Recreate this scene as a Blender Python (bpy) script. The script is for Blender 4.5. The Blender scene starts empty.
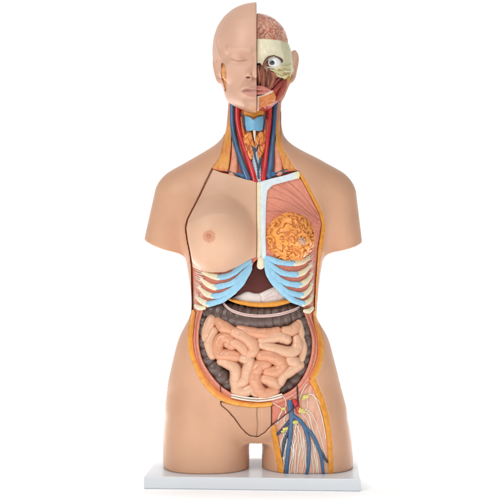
import bpy, math, random
import numpy as np

# ------------------------------------------------------------------ units
# 1 unit = 1.8 mm.  x right, y away from the camera, z up (0 = top of the base board)
U = 0.0018
CAM_D, CAM_Z = 1160.0, 215.0
f32 = np.float32
scene = bpy.context.scene
col = scene.collection
rng = random.Random(5)


def srgb(r, g, b):
    def c(v):
        v /= 255.0
        return v / 12.92 if v <= 0.04045 else ((v + 0.055) / 1.055) ** 2.4
    return np.array([c(r), c(g), c(b)])


def P(px, row, y):
    """point of the photograph at depth y -> place in units"""
    k = (CAM_D + y) / CAM_D
    return np.array([(px - 250) * k, y, CAM_Z + (250 - row) * k])


def to_px(X, Y, Z):
    k = CAM_D / (CAM_D + Y)
    return 250 + X * k, 250 - (Z - CAM_Z) * k


# ------------------------------------------------------------------ noise
def _hash(i, j, k):
    n = (i.astype(np.int64) * 374761393 + j.astype(np.int64) * 668265263 + k.astype(np.int64) * 2147483647) & 0xffffffff
    n = ((n ^ (n >> 13)) * 1274126177) & 0xffffffff
    n = n ^ (n >> 16)
    return (n & 0xffff).astype(f32) / 65535.0


def vnoise(x, y, z):
    i, j, k = np.floor(x), np.floor(y), np.floor(z)
    u, v, w = x - i, y - j, z - k
    u, v, w = (t * t * (3 - 2 * t) for t in (u, v, w))
    r = 0
    for a in (0, 1):
        for b in (0, 1):
            for c in (0, 1):
                r = r + _hash(i + a, j + b, k + c) * (u if a else 1 - u) * (v if b else 1 - v) * (w if c else 1 - w)
    return r * 2 - 1


def fbm(x, y, z, o=3):
    s, a = 0, 1.0
    for q in range(o):
        s = s + a * vnoise(x + 17 * q, y, z)
        x, y, z, a = x * 2, y * 2, z * 2, a * .5
    return s


# ------------------------------------------------------------------ SDF kit
def smin(a, b, k):
    h = np.clip(.5 + .5 * (b - a) / k, 0, 1)
    return b * (1 - h) + a * h - k * h * (1 - h)


def smax(a, b, k):
    return -smin(-a, -b, k)


def ell(X, Y, Z, c, r):
    q = np.sqrt(((X - c[0]) / r[0]) ** 2 + ((Y - c[1]) / r[1]) ** 2 + ((Z - c[2]) / r[2]) ** 2)
    return (q - 1) * min(r)


def cap(X, Y, Z, a, b, ra, rb):
    a, b = np.asarray(a, float), np.asarray(b, float)
    d = b - a
    t = np.clip(((X - a[0]) * d[0] + (Y - a[1]) * d[1] + (Z - a[2]) * d[2]) / d.dot(d), 0, 1)
    return np.sqrt((X - a[0] - t * d[0]) ** 2 + (Y - a[1] - t * d[1]) ** 2 + (Z - a[2] - t * d[2]) ** 2) - (ra + (rb - ra) * t)


class Loft:
    def __init__(s, rows, sig=2.0):
        rows = sorted(rows)
        T = np.array(rows, float)
        s.z0, s.z1 = T[0, 0], T[-1, 0]
        s.zz = np.arange(s.z0 - 10, s.z1 + 10.01, .5)
        ker = np.exp(-.5 * (np.arange(-20, 21) * .5 / sig) ** 2)
        ker /= ker.sum()
        s.t = []
        for q in range(1, T.shape[1]):
            v = np.interp(s.zz, T[:, 0], T[:, q])
            v = np.convolve(np.pad(v, 20, mode='edge'), ker, 'valid')
            s.t.append(v)

    def __call__(s, X, Y, Z):
        xl, xr, yf, yb, n = (np.interp(Z.ravel(), s.zz, v).reshape(Z.shape).astype(f32) for v in s.t)
        a, b = np.maximum((xr - xl) / 2, 1), np.maximum((yb - yf) / 2, 1)
        f = ((np.abs(X - (xl + xr) / 2) / a) ** n + (np.abs(Y - (yf + yb) / 2) / b) ** n) ** (1 / n)
        d = (f - 1) * np.minimum(a, b)
        return np.maximum(d, np.maximum(s.z0 - Z, Z - s.z1))


def R(row, xl, xr, yf, yb, n=2.4):
    return (465 - row, xl - 250, xr - 250, yf, yb, n)


trunk_l = Loft([R(92, 229, 283, -18, 40, 2), R(100, 228, 282, -20, 38, 2), R(125, 226, 281.5, -23, 36, 2), R(135, 224, 283.5, -23, 36, 2),
                R(143, 217.5, 290, -24, 37, 2), R(150, 206.5, 301.5, -27, 39, 2), R(158, 193, 318, -31, 42, 2.1), R(166, 179, 332, -35, 44, 2.2),
                R(175, 172, 340, -39, 46), R(185, 170, 342, -42, 48), R(200, 172, 340, -45, 50), R(220, 178, 334, -48, 52), R(240, 183, 327, -50, 52),
                R(256, 186, 323.5, -51, 50), R(270, 188, 320.5, -51, 47), R(285, 190.5, 318.5, -51, 44), R(300, 192, 317, -50, 40),
                R(312, 191.8, 315.8, -50, 38), R(320, 188.5, 317, -51, 38), R(328, 184, 322.5, -52, 39), R(336, 180, 327, -53, 40), R(345, 177, 330, -54, 42),
                R(357, 174, 333, -54, 45), R(370, 171, 336.5, -54, 48), R(382, 168.3, 339.5, -53, 50), R(395, 166.3, 343.3, -51, 52), R(408, 166.5, 345, -50, 52),
                R(420, 174, 340, -47, 48), R(430, 205, 310, -42, 40), R(438, 230, 284, -34, 34)], 3)
thigh_l = Loft([R(350, 200, 222, -18, 22, 2.2), R(375, 184, 238, -34, 36, 2.2), R(395, 171.5, 246, -46, 45, 2.3), R(410, 166.5, 248.6, -49.5, 48, 2.4), R(424, 164.4, 249.4, -50, 48, 2.4), R(440, 163, 249.6, -50, 47, 2.4),
                R(456, 163.2, 249.4, -49, 45, 2.4), R(470, 164.5, 249, -48, 44, 2.4), R(500, 165, 249, -48, 44, 2.4)], 4)
thigh_r = Loft([R(350, 290, 312, -18, 22, 2.2), R(375, 274, 327, -34, 36, 2.2), R(395, 265, 338, -46, 45, 2.3), R(410, 262.5, 345.5, -49.5, 48, 2.4), R(424, 262, 349, -50, 48, 2.4), R(438, 262, 351.3, -50, 47, 2.4),
                R(456, 261.8, 352.6, -49, 45, 2.4), R(470, 262, 352.4, -48, 44, 2.4), R(500, 262, 352, -48, 44, 2.4)], 4)


def arm(X, Y, Z, s, e, ra, rb):
    s, e = np.array(s), np.array(e)
    d = (e - s) / np.linalg.norm(e - s)
    q = e + d * 14
    r = cap(X, (Y - 4) / 1.06 + 4, Z, s, q, ra, rb)
    return smax(r, (X - e[0]) * d[0] + (Y - e[1]) * d[1] + (Z - e[2]) * d[2] + .17 * (Y + 6), 1.6)


def body(X, Y, Z, open_below=False):
    t = trunk_l(X, Y, Z)
    # clavicle hollow, navel-free belly, buttocks
    t = smin(t, smin(thigh_l(X, Y, Z), thigh_r(X, Y, Z), 1.0), 7)
    t = smin(t, np.minimum(ell(X, Y, Z, (-37, 34, 82), (34, 32, 40)), ell(X, Y, Z, (50, 34, 82), (34, 32, 40))), 10)
    a = arm(X, Y, Z, (-69, 4, 267), (-85, 4, 217.5), 27.2, 21.0)
    b = arm(X, Y, Z, (80, 4, 267), (92, 4, 216.5), 27.0, 19.6)
    t = smin(t, np.minimum(a, b), 9)
    return t if open_below else np.maximum(t, -Z)


def breast(X, Y, Z):
    c = P(217, 236, -52)
    return ell(X, Y, Z, (c[0], c[1] + 2, c[2]), (34, 28, 34))


def body_b(X, Y, Z):
    u = cap(X, Y, Z, P(214, 203, -40), P(216, 228, -58), 8, 20)
    return smin(smin(body(X, Y, Z), u, 22), breast(X, Y, Z), 10)


XM = 6.2


def H(z, a, yf, yb, n=2.15):
    return (z, XM - a, XM + a, yf, yb, n)


head_loft = Loft([H(461, 3, -4, 18), H(459, 15, -20, 33), H(454.5, 25, -31, 45), H(447, 33.6, -39, 54), H(438, 39.5, -45, 60), H(427, 43, -48, 63), H(415, 44.2, -48.5, 64),
                  H(405, 43.3, -47.5, 62), H(395, 39.6, -46, 57), H(385, 36.2, -46, 50), H(377, 33.4, -46, 44), H(369, 31.2, -46, 38), H(363, 28.8, -45, 32), H(357, 21.5, -44, 20),
                  H(353, 13.5, -42, 0), H(350, 6, -36, -14)], 1.6)


def on_face(px, row, y):
    return P(px, row, y)


def head(X, Y, Z):
    h = head_loft(X, Y, Z)
    E = lambda px, row, y, r: ell(X, Y, Z, P(px, row, y), r)
    h = smin(h, cap(X, Y, Z, P(228.5, 50, -37.5), P(249, 52, -46.5), 3.1, 3.5), 4)        # brow
    h = smax(h, -E(239, 58.5, -49, (10.5, 8.5, 6.5)), 4)                               # socket
    h = smin(h, E(238.5, 57.5, -38, (8.8, 7.0, 6.0)), 2.5)                           # lid
    h = smin(h, E(227, 72, -31, (9, 8, 7)), 8)                                       # cheek bone
    h = smin(h, cap(X, Y, Z, P(256.3, 54, -46), P(256.3, 73.5, -59.5), 2.3, 4.3), 2.5)   # nose
    h = smin(h, E(248.8, 75.2, -50.5, (4.0, 5.5, 3.3)), 1.4)                             # wing
    h = smin(h, E(256, 89, -43, (14, 9, 9)), 5)                                      # mouth mound
    h = smin(h, E(251, 87.8, -48.2, (9.5, 5.0, 2.4)), 1.2)                           # upper lip
    h = smin(h, E(252, 93.2, -47.8, (8.8, 5.0, 2.8)), 1.2)                           # lower lip
    h = smax(h, -cap(X, Y, Z, P(241.5, 91, -48), P(257, 90.3, -54.5), .7, .9), .8)   # mouth line
    h = smin(h, E(256, 105, -43, (10, 8, 7)), 5)                                     # chin
    h = smax(h, -E(248.3, 77.6, -54.5, (2.5, 3.6, 1.3)), .6)
    h = smax(h, -E(251, 98.6, -53.5, (8, 4, 2.2)), 2.5)
    h = smax(h, -cap(X, Y, Z, P(243, 79, -46), P(238.5, 87, -42), .9, .6), 2.5)                         # nostril
    a, m, b = P(231, 59.3, -45.5), P(239, 61.2, -47.4), P(246.5, 60.2, -46)
    lid = np.minimum(cap(X, Y, Z, a, m, .75, .75), cap(X, Y, Z, m, b, .75, .75))
    h = smax(h, -lid, .8)
    h = smax(h, -cap(X, Y, Z, P(231, 54.3, -46), P(246, 54.8, -48.5), 1.6, 1.6), 2.5)
    for a, b in (((240, 17, -28), (233, 26, -33)), ((233, 26, -33), (227, 36, -31)), ((227, 36, -31), (221.5, 39, -26)), ((221.5, 39, -26), (222, 46, -29))):
        h = smin(h, cap(X, Y, Z, P(*a), P(*b), 1.2, 1.2), 3.5)
    h = smin(h, cap(X, Y, Z, P(217.5, 44, -19), P(221, 55, -26), .8, 1.4), 3)
    h = smin(h, cap(X, Y, Z, P(221, 55, -26), P(223.5, 63, -29), 1.4, .8), 3)
    return h


HELIX = {-1: [(221.5, 60, -16), (219, 56.5, -12), (215.2, 57, -6), (214.0, 63, -4), (214.9, 70, -5), (216.6, 76.5, -7), (218.4, 80, -10), (220.4, 81.5, -12)],
         1: [(289.5, 58, -6), (290.6, 54, -4), (294.2, 52.2, 0), (297.2, 55.5, 4), (297.2, 63, 5), (295.6, 71, 3), (293.6, 77.5, 0), (290.4, 81.5, -4)]}


def ear_sdf(X, Y, Z, side):
    pts = [P(*q) for q in smooth_poly(HELIX[side], 3, False)]
    d = 9.0
    for k, (a, b) in enumerate(zip(pts[:-1], pts[1:])):
        ra, rb = 1.5 + max(0, k - 15) * .15, 1.5 + max(0, k - 14) * .15
        d = np.minimum(d, cap(X, Y, Z, a, b, ra, rb))
    m = np.mean(pts, 0)
    x, y, z = X - m[0], Y - m[1], Z - m[2]
    x2 = x - side * (.30 * y) - side * .12 * z
    plate = ell(x2, y, z, (side * -.6, 3, 0), (1.7, 9.5, 13.5))
    d = smin(d, plate, 1.6)
    anti = cap(X, Y, Z, P(HELIX[side][2][0] - side * 3, 61, HELIX[side][2][2] - 3), P(HELIX[side][4][0] - side * 3.2, 74, HELIX[side][4][2] - 4), 1.0, 1.3)
    return smin(d, anti, 1.0)


# ------------------------------------------------------------------ polygons in the frontal plan
PX0, PX1, PR0, PR1, PSTEP = 120, 390, -10, 500, .5
_gx, _gr = np.meshgrid(np.arange(PX0, PX1, PSTEP), np.arange(PR0, PR1, PSTEP), indexing='ij')


def smooth_poly(pts, n=4, closed=True):
    p = np.array(pts, float)
    m = len(p)
    out = []
    for i in range(m if closed else m - 1):
        if closed:
            a, b, c, d = p[i - 1], p[i], p[(i + 1) % m], p[(i + 2) % m]
        else:
            a, b, c, d = p[max(i - 1, 0)], p[i], p[i + 1], p[min(i + 2, m - 1)]
        for t in np.arange(n) / n:
            out.append(.5 * ((2 * b) + (c - a) * t + (2 * a - 5 * b + 4 * c - d) * t * t + (3 * b - a - 3 * c + d) * t ** 3))
    if not closed:
        out.append(p[-1])
    return np.array(out)


class Poly:
    def __init__(s, pts, smooth=0):
        p = smooth_poly(pts, smooth) if smooth else np.array(pts, float)
        s.box = (p[:, 0].min(), p[:, 0].max(), p[:, 1].min(), p[:, 1].max())
        d = np.full(_gx.shape, 1e9)
        ins = np.zeros(_gx.shape, bool)
        m = len(p)
        for i in range(m):
            a, b = p[i], p[(i + 1) % m]
            ex, ey = b - a
            wx, wy = _gx - a[0], _gr - a[1]
            t = np.clip((wx * ex + wy * ey) / (ex * ex + ey * ey + 1e-9), 0, 1)
            d = np.minimum(d, (wx - t * ex) ** 2 + (wy - t * ey) ** 2)
            c = (a[1] > _gr) != (b[1] > _gr)
            if abs(ey) > 1e-9:
                ins ^= c & (_gx < ex * (_gr - a[1]) / ey + a[0])
        d = np.sqrt(d)
        s.g = np.where(ins, -d, d).astype(f32)

    @classmethod
    def of(cls, g, box):
        o = cls.__new__(cls)
        o.g, o.box = g, box
        return o

    def at(s, px, row):
        u = np.clip((px - PX0) / PSTEP, 0, s.g.shape[0] - 1.001)
        v = np.clip((row - PR0) / PSTEP, 0, s.g.shape[1] - 1.001)
        i, j = u.astype(np.int32), v.astype(np.int32)
        u, v = u - i, v - j
        g = s.g
        return (g[i, j] * (1 - u) + g[i + 1, j] * u) * (1 - v) + (g[i, j + 1] * (1 - u) + g[i + 1, j + 1] * u) * v

    def __call__(s, X, Y, Z):
        a, b = to_px(X, Y, Z)
        return s.at(a, b)

    def __sub__(s, o):
        return Poly.of(np.maximum(s.g, -o.g), s.box)

    def __and__(s, o):
        return Poly.of(np.maximum(s.g, o.g), s.box)

    def __or__(s, o):
        return Poly.of(np.minimum(s.g, o.g), tuple(f(p, q) for f, p, q in zip((min, max, min, max), s.box, o.box)))

    def grow(s, w):
        return Poly.of(s.g - w, (s.box[0] - w, s.box[1] + w, s.box[2] - w, s.box[3] + w))


def line_dist(px, row, pts, n=6):
    p = smooth_poly(pts, n, closed=False)
    d = np.full(px.shape, 1e9)
    for a, b in zip(p[:-1], p[1:]):
        e = b - a
        t = np.clip(((px - a[0]) * e[0] + (row - a[1]) * e[1]) / (e.dot(e) + 1e-9), 0, 1)
        d = np.minimum(d, (px - a[0] - t * e[0]) ** 2 + (row - a[1] - t * e[1]) ** 2)
    return np.sqrt(d)


# ------------------------------------------------------------------ meshes
def new_mesh_object(name, verts, loops, starts, material, parent, colors=None):
    me = bpy.data.meshes.new(name)
    me.vertices.add(len(verts))
    me.vertices.foreach_set('co', (np.asarray(verts, f32) * U).ravel())
    me.loops.add(len(loops))
    me.loops.foreach_set('vertex_index', np.asarray(loops, np.int32))
    me.polygons.add(len(starts))
    me.polygons.foreach_set('loop_start', np.asarray(starts, np.int32))
    me.update(calc_edges=True)
    me.validate()
    me.polygons.foreach_set('use_smooth', np.ones(len(me.polygons), bool))
    if colors is not None:
        at = me.attributes.new('paint', 'FLOAT_COLOR', 'POINT')
        c = np.ones((len(verts), 4), f32)
        c[:, :3] = colors
        at.data.foreach_set('color', c.ravel())
    me.materials.append(material)
    o = bpy.data.objects.new(name, me)
    col.objects.link(o)
    o.parent = parent
    return o


def nets(vals, org, h):
    s = vals < 0
    n = np.zeros(tuple(d - 1 for d in s.shape), np.int8)
    for a in (0, 1):
        for b in (0, 1):
            for c in (0, 1):
                n += s[a:a + n.shape[0], b:b + n.shape[1], c:c + n.shape[2]]
    act = (n > 0) & (n < 8)
    I, J, K = np.nonzero(act)
    idx = np.full(act.shape, -1, np.int32)
    idx[I, J, K] = np.arange(len(I))
    acc = np.zeros((len(I), 3))
    cnt = np.zeros(len(I))
    cor = [(a, b, c) for a in (0, 1) for b in (0, 1) for c in (0, 1)]
    for p in cor:
        for ax in range(3):
            if p[ax]:
                continue
            q = list(p)
            q[ax] = 1
            va = vals[I + p[0], J + p[1], K + p[2]]
            vb = vals[I + q[0], J + q[1], K + q[2]]
            m = (va < 0) != (vb < 0)
            t = np.where(m, va / np.where(m, va - vb, 1), 0)
            w = np.array(p, float)[None] + 0 * acc
            w[:, ax] += t
            acc += w * m[:, None]
            cnt += m
    V = (np.stack([I, J, K], 1) + acc / cnt[:, None]) * h + np.array(org)[None]
    quads = []
    for ax in range(3):
        sl0, sl1 = [slice(None)] * 3, [slice(None)] * 3
        sl0[ax], sl1[ax] = slice(0, -1), slice(1, None)
        a, b = s[tuple(sl0)], s[tuple(sl1)]
        d = a != b
        u, v = (ax + 1) % 3, (ax + 2) % 3
        C = np.stack(np.nonzero(d), 1)
        ok = (C[:, u] > 0) & (C[:, v] > 0) & (C[:, u] < act.shape[u]) & (C[:, v] < act.shape[v])
        C = C[ok]
        ins = a[C[:, 0], C[:, 1], C[:, 2]]
        e = np.zeros((4, 3), int)
        e[0, u], e[0, v] = -1, -1
        e[1, v] = -1
        e[3, u] = -1
        q = np.stack([idx[C[:, 0] + e[k, 0], C[:, 1] + e[k, 1], C[:, 2] + e[k, 2]] for k in range(4)], 1)
        q[~ins] = q[~ins][:, ::-1]
        quads.append(q)
    return V, np.concatenate(quads)


def sdf_part(name, fn, box, h, material, parent, paint=None, smooth=0):
    """box = (x0,x1,y0,y1,z0,z1) in units; fn(X,Y,Z) -> signed distance"""
    x = np.arange(box[0], box[1] + h, h, dtype=f32)
    y = np.arange(box[2], box[3] + h, h, dtype=f32)
    z = np.arange(box[4], box[5] + h, h, dtype=f32)
    out = np.empty((len(x), len(y), len(z)), f32)
    st = max(1, int(600000 / (len(x) * len(y))))
    for k in range(0, len(z), st):
        X, Y, Z = np.meshgrid(x, y, z[k:k + st], indexing='ij')
        out[:, :, k:k + st] = fn(X, Y, Z)
    V, Q = nets(out, (x[0], y[0], z[0]), h)
    if smooth:
        E = np.concatenate([Q[:, [0, 1]], Q[:, [1, 2]], Q[:, [2, 3]], Q[:, [3, 0]]])
        deg = np.bincount(E.ravel(), minlength=len(V))[:, None]
        for it in range(smooth):
            for lam in (.5, -.52):
                A = np.stack([np.bincount(E[:, 0], V[E[:, 1], c], len(V)) + np.bincount(E[:, 1], V[E[:, 0], c], len(V)) for c in range(3)], 1)
                V = V + lam * (A / np.maximum(deg, 1) - V)
    cl = None
    if paint:
        px, row = to_px(V[:, 0], V[:, 1], V[:, 2])
        cl = paint(V[:, 0], V[:, 1], V[:, 2], px, row)
    return new_mesh_object(name, V, Q.ravel(), np.arange(0, Q.size, 4), material, parent, cl)


def pbox(poly, y0, y1, pad=3):
    a, b, c, d = poly.box
    lo, hi = [], []
    for y in (y0, y1):
        p, q = P(a, d, y), P(b, c, y)
        lo.append(p), hi.append(q)
    lo, hi = np.min(lo, 0), np.max(hi, 0)
    return (lo[0] - pad, hi[0] + pad, y0, y1, lo[2] - pad, hi[2] + pad)


def sweep(name, pts, rad, material, parent, flat=1.0, seg=14, dens=1.2, cap_round=True, lump=None, paint=None, tight=False):
    """tube through 3-D points; rad = number or list; flat = depth / width"""
    p = np.array(pts, float)
    n = len(p)
    r = np.array([rad] * n if np.isscalar(rad) else rad, float)
    q = np.concatenate([p, r[:, None]], 1)
    L = np.linalg.norm(np.diff(p, axis=0), axis=1).sum()
    per = max(2, int(L / dens / (n - 1)))
    m = []
    for i in range(n - 1):
        a, b, c, d = q[max(i - 1, 0)], q[i], q[i + 1], q[min(i + 2, n - 1)]
        for t in np.arange(per) / per:
            m.append(.5 * ((2 * b) + (c - a) * t + (2 * a - 5 * b + 4 * c - d) * t * t + (3 * b - a - 3 * c + d) * t ** 3))
    m.append(q[-1])
    m = np.array(m)
    c, r = m[:, :3], m[:, 3]
    T = np.gradient(c, axis=0)
    T /= np.linalg.norm(T, axis=1)[:, None]
    s = np.concatenate([[0], np.cumsum(np.linalg.norm(np.diff(c, axis=0), axis=1))])
    if lump:
        r = r * lump(s)
    if cap_round:     # extra rings closing the ends as half ellipsoids
        th = np.linspace(0, math.pi / 2, 6)[1:]
        e0 = [(c[0] - T[0] * r[0] * math.sin(t), r[0] * math.cos(t), T[0]) for t in th[::-1]]
        e1 = [(c[-1] + T[-1] * r[-1] * math.sin(t), r[-1] * math.cos(t), T[-1]) for t in th]
        c = np.concatenate([[e[0] for e in e0], c, [e[0] for e in e1]])
        r = np.concatenate([[e[1] for e in e0], r, [e[1] for e in e1]])
        T = np.concatenate([[e[2] for e in e0], T, [e[2] for e in e1]])
        s = np.concatenate([[0] * 5, s, [s[-1]] * 5])
    N = np.array([0, -1, 0])[None] - T * (T @ np.array([0, -1, 0]))[:, None]
    N /= np.maximum(np.linalg.norm(N, axis=1), 1e-6)[:, None]
    B = np.cross(T, N)
    ang = np.linspace(0, 2 * math.pi, seg, endpoint=False)
    V = c[:, None] + r[:, None, None] * (np.cos(ang)[None, :, None] * B[:, None] + flat * np.sin(ang)[None, :, None] * N[:, None])
    k = len(c)
    V = V.reshape(-1, 3)
    V[:, 2] = np.maximum(V[:, 2], .1)
    F = []
    for i in range(k - 1):
        for j in range(seg):
            a, b = i * seg + j, i * seg + (j + 1) % seg
            F.append((a, b, b + seg, a + seg))
    F = np.array(F)
    loops = list(F.ravel())
    starts = list(range(0, F.size, 4))
    for ring in (list(range(seg))[::-1], list(range((k - 1) * seg, k * seg))):
        starts.append(len(loops))
        loops += ring
    cl = None
    if paint:
        px, row = to_px(V[:, 0], V[:, 1], V[:, 2])
        cl = paint(V, np.repeat(s, seg), px, row)
    return new_mesh_object(name, V, loops, starts, material, parent, cl)


# depth of the front of the body, by photograph position
def depth_map(fn, x0, x1, r0, r1, y0=-110., y1=60., step=2.0):
    gx, gr = np.meshgrid(np.arange(x0, x1 + 1.), np.arange(r0, r1 + 1.), indexing='ij')
    D = np.full(gx.shape, np.nan)
    prev = None
    y = y0
    while y < y1:
        k = (CAM_D + y) / CAM_D
        v = fn((gx - 250) * k, np.full(gx.shape, y), CAM_Z + (250 - gr) * k)
        if prev is not None:
            hit = np.isnan(D) & (v < 0)
            D[hit] = (y - step + step * prev / np.maximum(prev - v, 1e-6))[hit]
        prev = v
        y += step
    D[np.isnan(D)] = 0
    def sample(px, row):
        u, v = min(max(px - x0, 0), x1 - x0 - .001), min(max(row - r0, 0), r1 - r0 - .001)
        i, j = int(u), int(v)
        u, v = u - i, v - j
        return (D[i, j] * (1 - u) + D[i + 1, j] * u) * (1 - v) + (D[i, j + 1] * (1 - u) + D[i + 1, j + 1] * u) * v
    return sample


D = depth_map(lambda X, Y, Z: body(X, Y, Z, True), 140, 365, 95, 480)
DH = depth_map(head, 205, 305, 0, 115)


def S(px, row, off=0.0):
    return P(px, row, D(px, row) + off)


def SH(px, row, off=0.0):
    return P(px, row, DH(px, row) + off)


def path(pts, off=0.0, fn=S):
    if np.isscalar(off):
        off = [off] * len(pts)
    return [fn(a, b, o) for (a, b), o in zip(pts, off)]


# ------------------------------------------------------------------ materials
def material(name, color=(200, 200, 200), rough=.38, paint=False, vary=.06, vscale=60, bump=.0, bscale=400, coat=.0, spec=.5, sss=0.0, fine=None):
    m = bpy.data.materials.new(name)
    m.use_nodes = True
    nt = m.node_tree
    N, L = nt.nodes, nt.links
    b = N['Principled BSDF']
    b.inputs['Roughness'].default_value = rough
    b.inputs['Specular IOR Level'].default_value = spec
    b.inputs['Coat Weight'].default_value = coat
    b.inputs['Coat Roughness'].default_value = .18
    if sss:
        b.inputs['Subsurface Weight'].default_value = sss
        b.inputs['Subsurface Radius'].default_value = (.004, .002, .001)
        b.inputs['Subsurface Scale'].default_value = 1
    tc = N.new('ShaderNodeTexCoord')
    no = N.new('ShaderNodeTexNoise')
    no.inputs['Scale'].default_value = vscale
    no.inputs['Detail'].default_value = 4
    L.new(tc.outputs['Object'], no.inputs['Vector'])
    mr = N.new('ShaderNodeMapRange')
    mr.inputs['From Min'].default_value, mr.inputs['From Max'].default_value = .3, .7
    mr.inputs['To Min'].default_value, mr.inputs['To Max'].default_value = 1 - vary, 1 + vary
    L.new(no.outputs['Fac'], mr.inputs['Value'])
    mx = N.new('ShaderNodeVectorMath')
    mx.operation = 'SCALE'
    if paint:
        at = N.new('ShaderNodeAttribute')
        at.attribute_name = 'paint'
        L.new(at.outputs['Color'], mx.inputs[0])
    else:
        mx.inputs[0].default_value = tuple(srgb(*color))
    L.new(mr.outputs['Result'], mx.inputs['Scale'])
    L.new(mx.outputs['Vector'], b.inputs['Base Color'])
    r2 = N.new('ShaderNodeMapRange')
    r2.inputs['To Min'].default_value, r2.inputs['To Max'].default_value = rough - .06, rough + .08
    L.new(no.outputs['Fac'], r2.inputs['Value'])
    L.new(r2.outputs['Result'], b.inputs['Roughness'])
    if bump:
        n2 = N.new('ShaderNodeTexNoise')
        n2.inputs['Scale'].default_value = bscale
        n2.inputs['Detail'].default_value = 3
        L.new(tc.outputs['Object'], n2.inputs['Vector'])
        bp = N.new('ShaderNodeBump')
        bp.inputs['Strength'].default_value = bump
        bp.inputs['Distance'].default_value = .001
        L.new(n2.outputs['Fac'], bp.inputs['Height'])
        L.new(bp.outputs['Normal'], b.inputs['Normal'])
    return m


M = {
    'skin': material('skin_plastic', paint=True, rough=.42, vary=.035, vscale=22, bump=.05, bscale=200, spec=.38),
    'paint': material('painted_plastic', paint=True, rough=.42, vary=.06, vscale=160, bump=.12, bscale=500),
    'gloss': material('glossy_painted_plastic', paint=True, rough=.3, vary=.05, vscale=120, bump=.04, bscale=400, coat=.2),
    'fat': material('fat_orange', (226, 150, 52), .45, vary=.14, vscale=130, bump=.25, bscale=300),
    'muscle': material('muscle_pink', (205, 120, 98), .45, vary=.10, vscale=140, bump=.15, bscale=300),
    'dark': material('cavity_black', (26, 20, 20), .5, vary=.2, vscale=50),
    'seam': material('seam_brown', (70, 32, 18), .5, vary=.1),
    'blue': material('vein_blue', (58, 96, 134), .3, vary=.12, vscale=120, coat=.2),
    'vein_dark': material('vein_dark_blue', (52, 66, 92), .3, vary=.12, vscale=120, coat=.2),
    'red': material('artery_red', (196, 36, 38), .28, vary=.10, vscale=120, coat=.25),
    'white': material('nerve_white', (232, 222, 206), .4, vary=.05),
    'node': material('lymph_yellow', (212, 198, 108), .4, vary=.15, vscale=300, bump=.3),
    'rib_blue': material('cartilage_blue', (148, 198, 224), .36, vary=.07, vscale=150, bump=.08),
    'bone': material('bone_cream', (236, 226, 194), .42, vary=.07, vscale=200, bump=.15, bscale=300),
    'liver': material('liver_maroon', (92, 40, 34), .3, vary=.10, vscale=80, coat=.3),
    'colon': material('colon_grey_brown', (94, 74, 67), .33, vary=.22, vscale=110, bump=.35, bscale=170, coat=.15),
    'board': material('white_board', (212, 216, 220), .3, vary=.012, vscale=20, coat=.2),
    'ground': material('white_ground', (250, 250, 250), .6, vary=.0),
    'iris': material('iris_grey', (58, 74, 80), .2, vary=.25, vscale=900, coat=.6),
    'black': material('pupil_black', (12, 12, 14), .15, coat=.6),
    'sclera': material('sclera_white', (238, 238, 236), .2, vary=.02, coat=.6),
    'tendon': material('tendon_pale', (226, 200, 188), .42, vary=.12, vscale=300),
    'brown': material('socket_brown', (92, 46, 32), .4, vary=.1),
}

# ------------------------------------------------------------------ thing: the torso
torso = bpy.data.objects.new('anatomical_torso', None)
col.objects.link(torso)
torso['label'] = 'anatomical teaching torso with half face removed, exposed organs and one skin-covered breast'
torso['category'] = 'anatomical model'

SKIN = srgb(208, 160, 129)
SKIN_C = srgb(216, 174, 145)
#--PARTS--

# ------------------------------------------------------------------ outlines in the frontal plan (photograph pixels)
OPEN = Poly([(224, 94), (223.5, 110), (224, 122), (224.8, 131), (224.6, 138), (222, 151), (218.5, 160), (212, 168.5),
             (205, 183), (199, 196), (192.3, 209), (187.2, 219), (185.3, 228), (186.8, 240), (189.3, 252), (191, 265), (191.8, 285), (192.4, 303),
             (192, 312), (190.2, 322), (188.6, 334), (188.6, 346), (191, 357), (195.5, 369), (201, 380), (208.5, 390), (217, 397.5), (226, 402), (238, 405), (257, 406.7),
             (272, 405), (285, 401), (296, 395), (306, 388), (314, 380), (319, 371), (322.3, 360), (323.2, 346), (321, 332), (318.2, 322), (316, 313), (316, 300), (316.9, 285),
             (318.5, 265), (321, 252), (323.8, 238), (324.6, 224), (320.5, 210), (311.5, 192), (304.5, 179), (299, 171), (296, 170.5), (290, 161), (285, 153), (281.4, 145),
             (280.3, 130), (280.5, 112), (280.6, 94)], 3)
KPOLY = Poly([(220.3, 401), (232, 404), (257, 406), (271, 404), (285, 399), (298, 403.5), (290, 411), (283, 417), (275, 423), (269, 428), (265, 432.5), (258, 437), (250, 436),
              (246, 433), (241, 428), (234, 418), (227, 410.3), (221, 405.5)])
WPOLY = Poly([(314.5, 377), (318, 386), (324, 400), (328.5, 417), (331.5, 437), (333, 460), (333.3, 484), (280, 484), (277.5, 466), (274, 446), (271.3, 430), (276, 422), (284, 416), (288, 405),
              (293, 397), (301, 387.5), (307, 383)])
OPENING = OPEN | KPOLY | WPOLY

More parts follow.
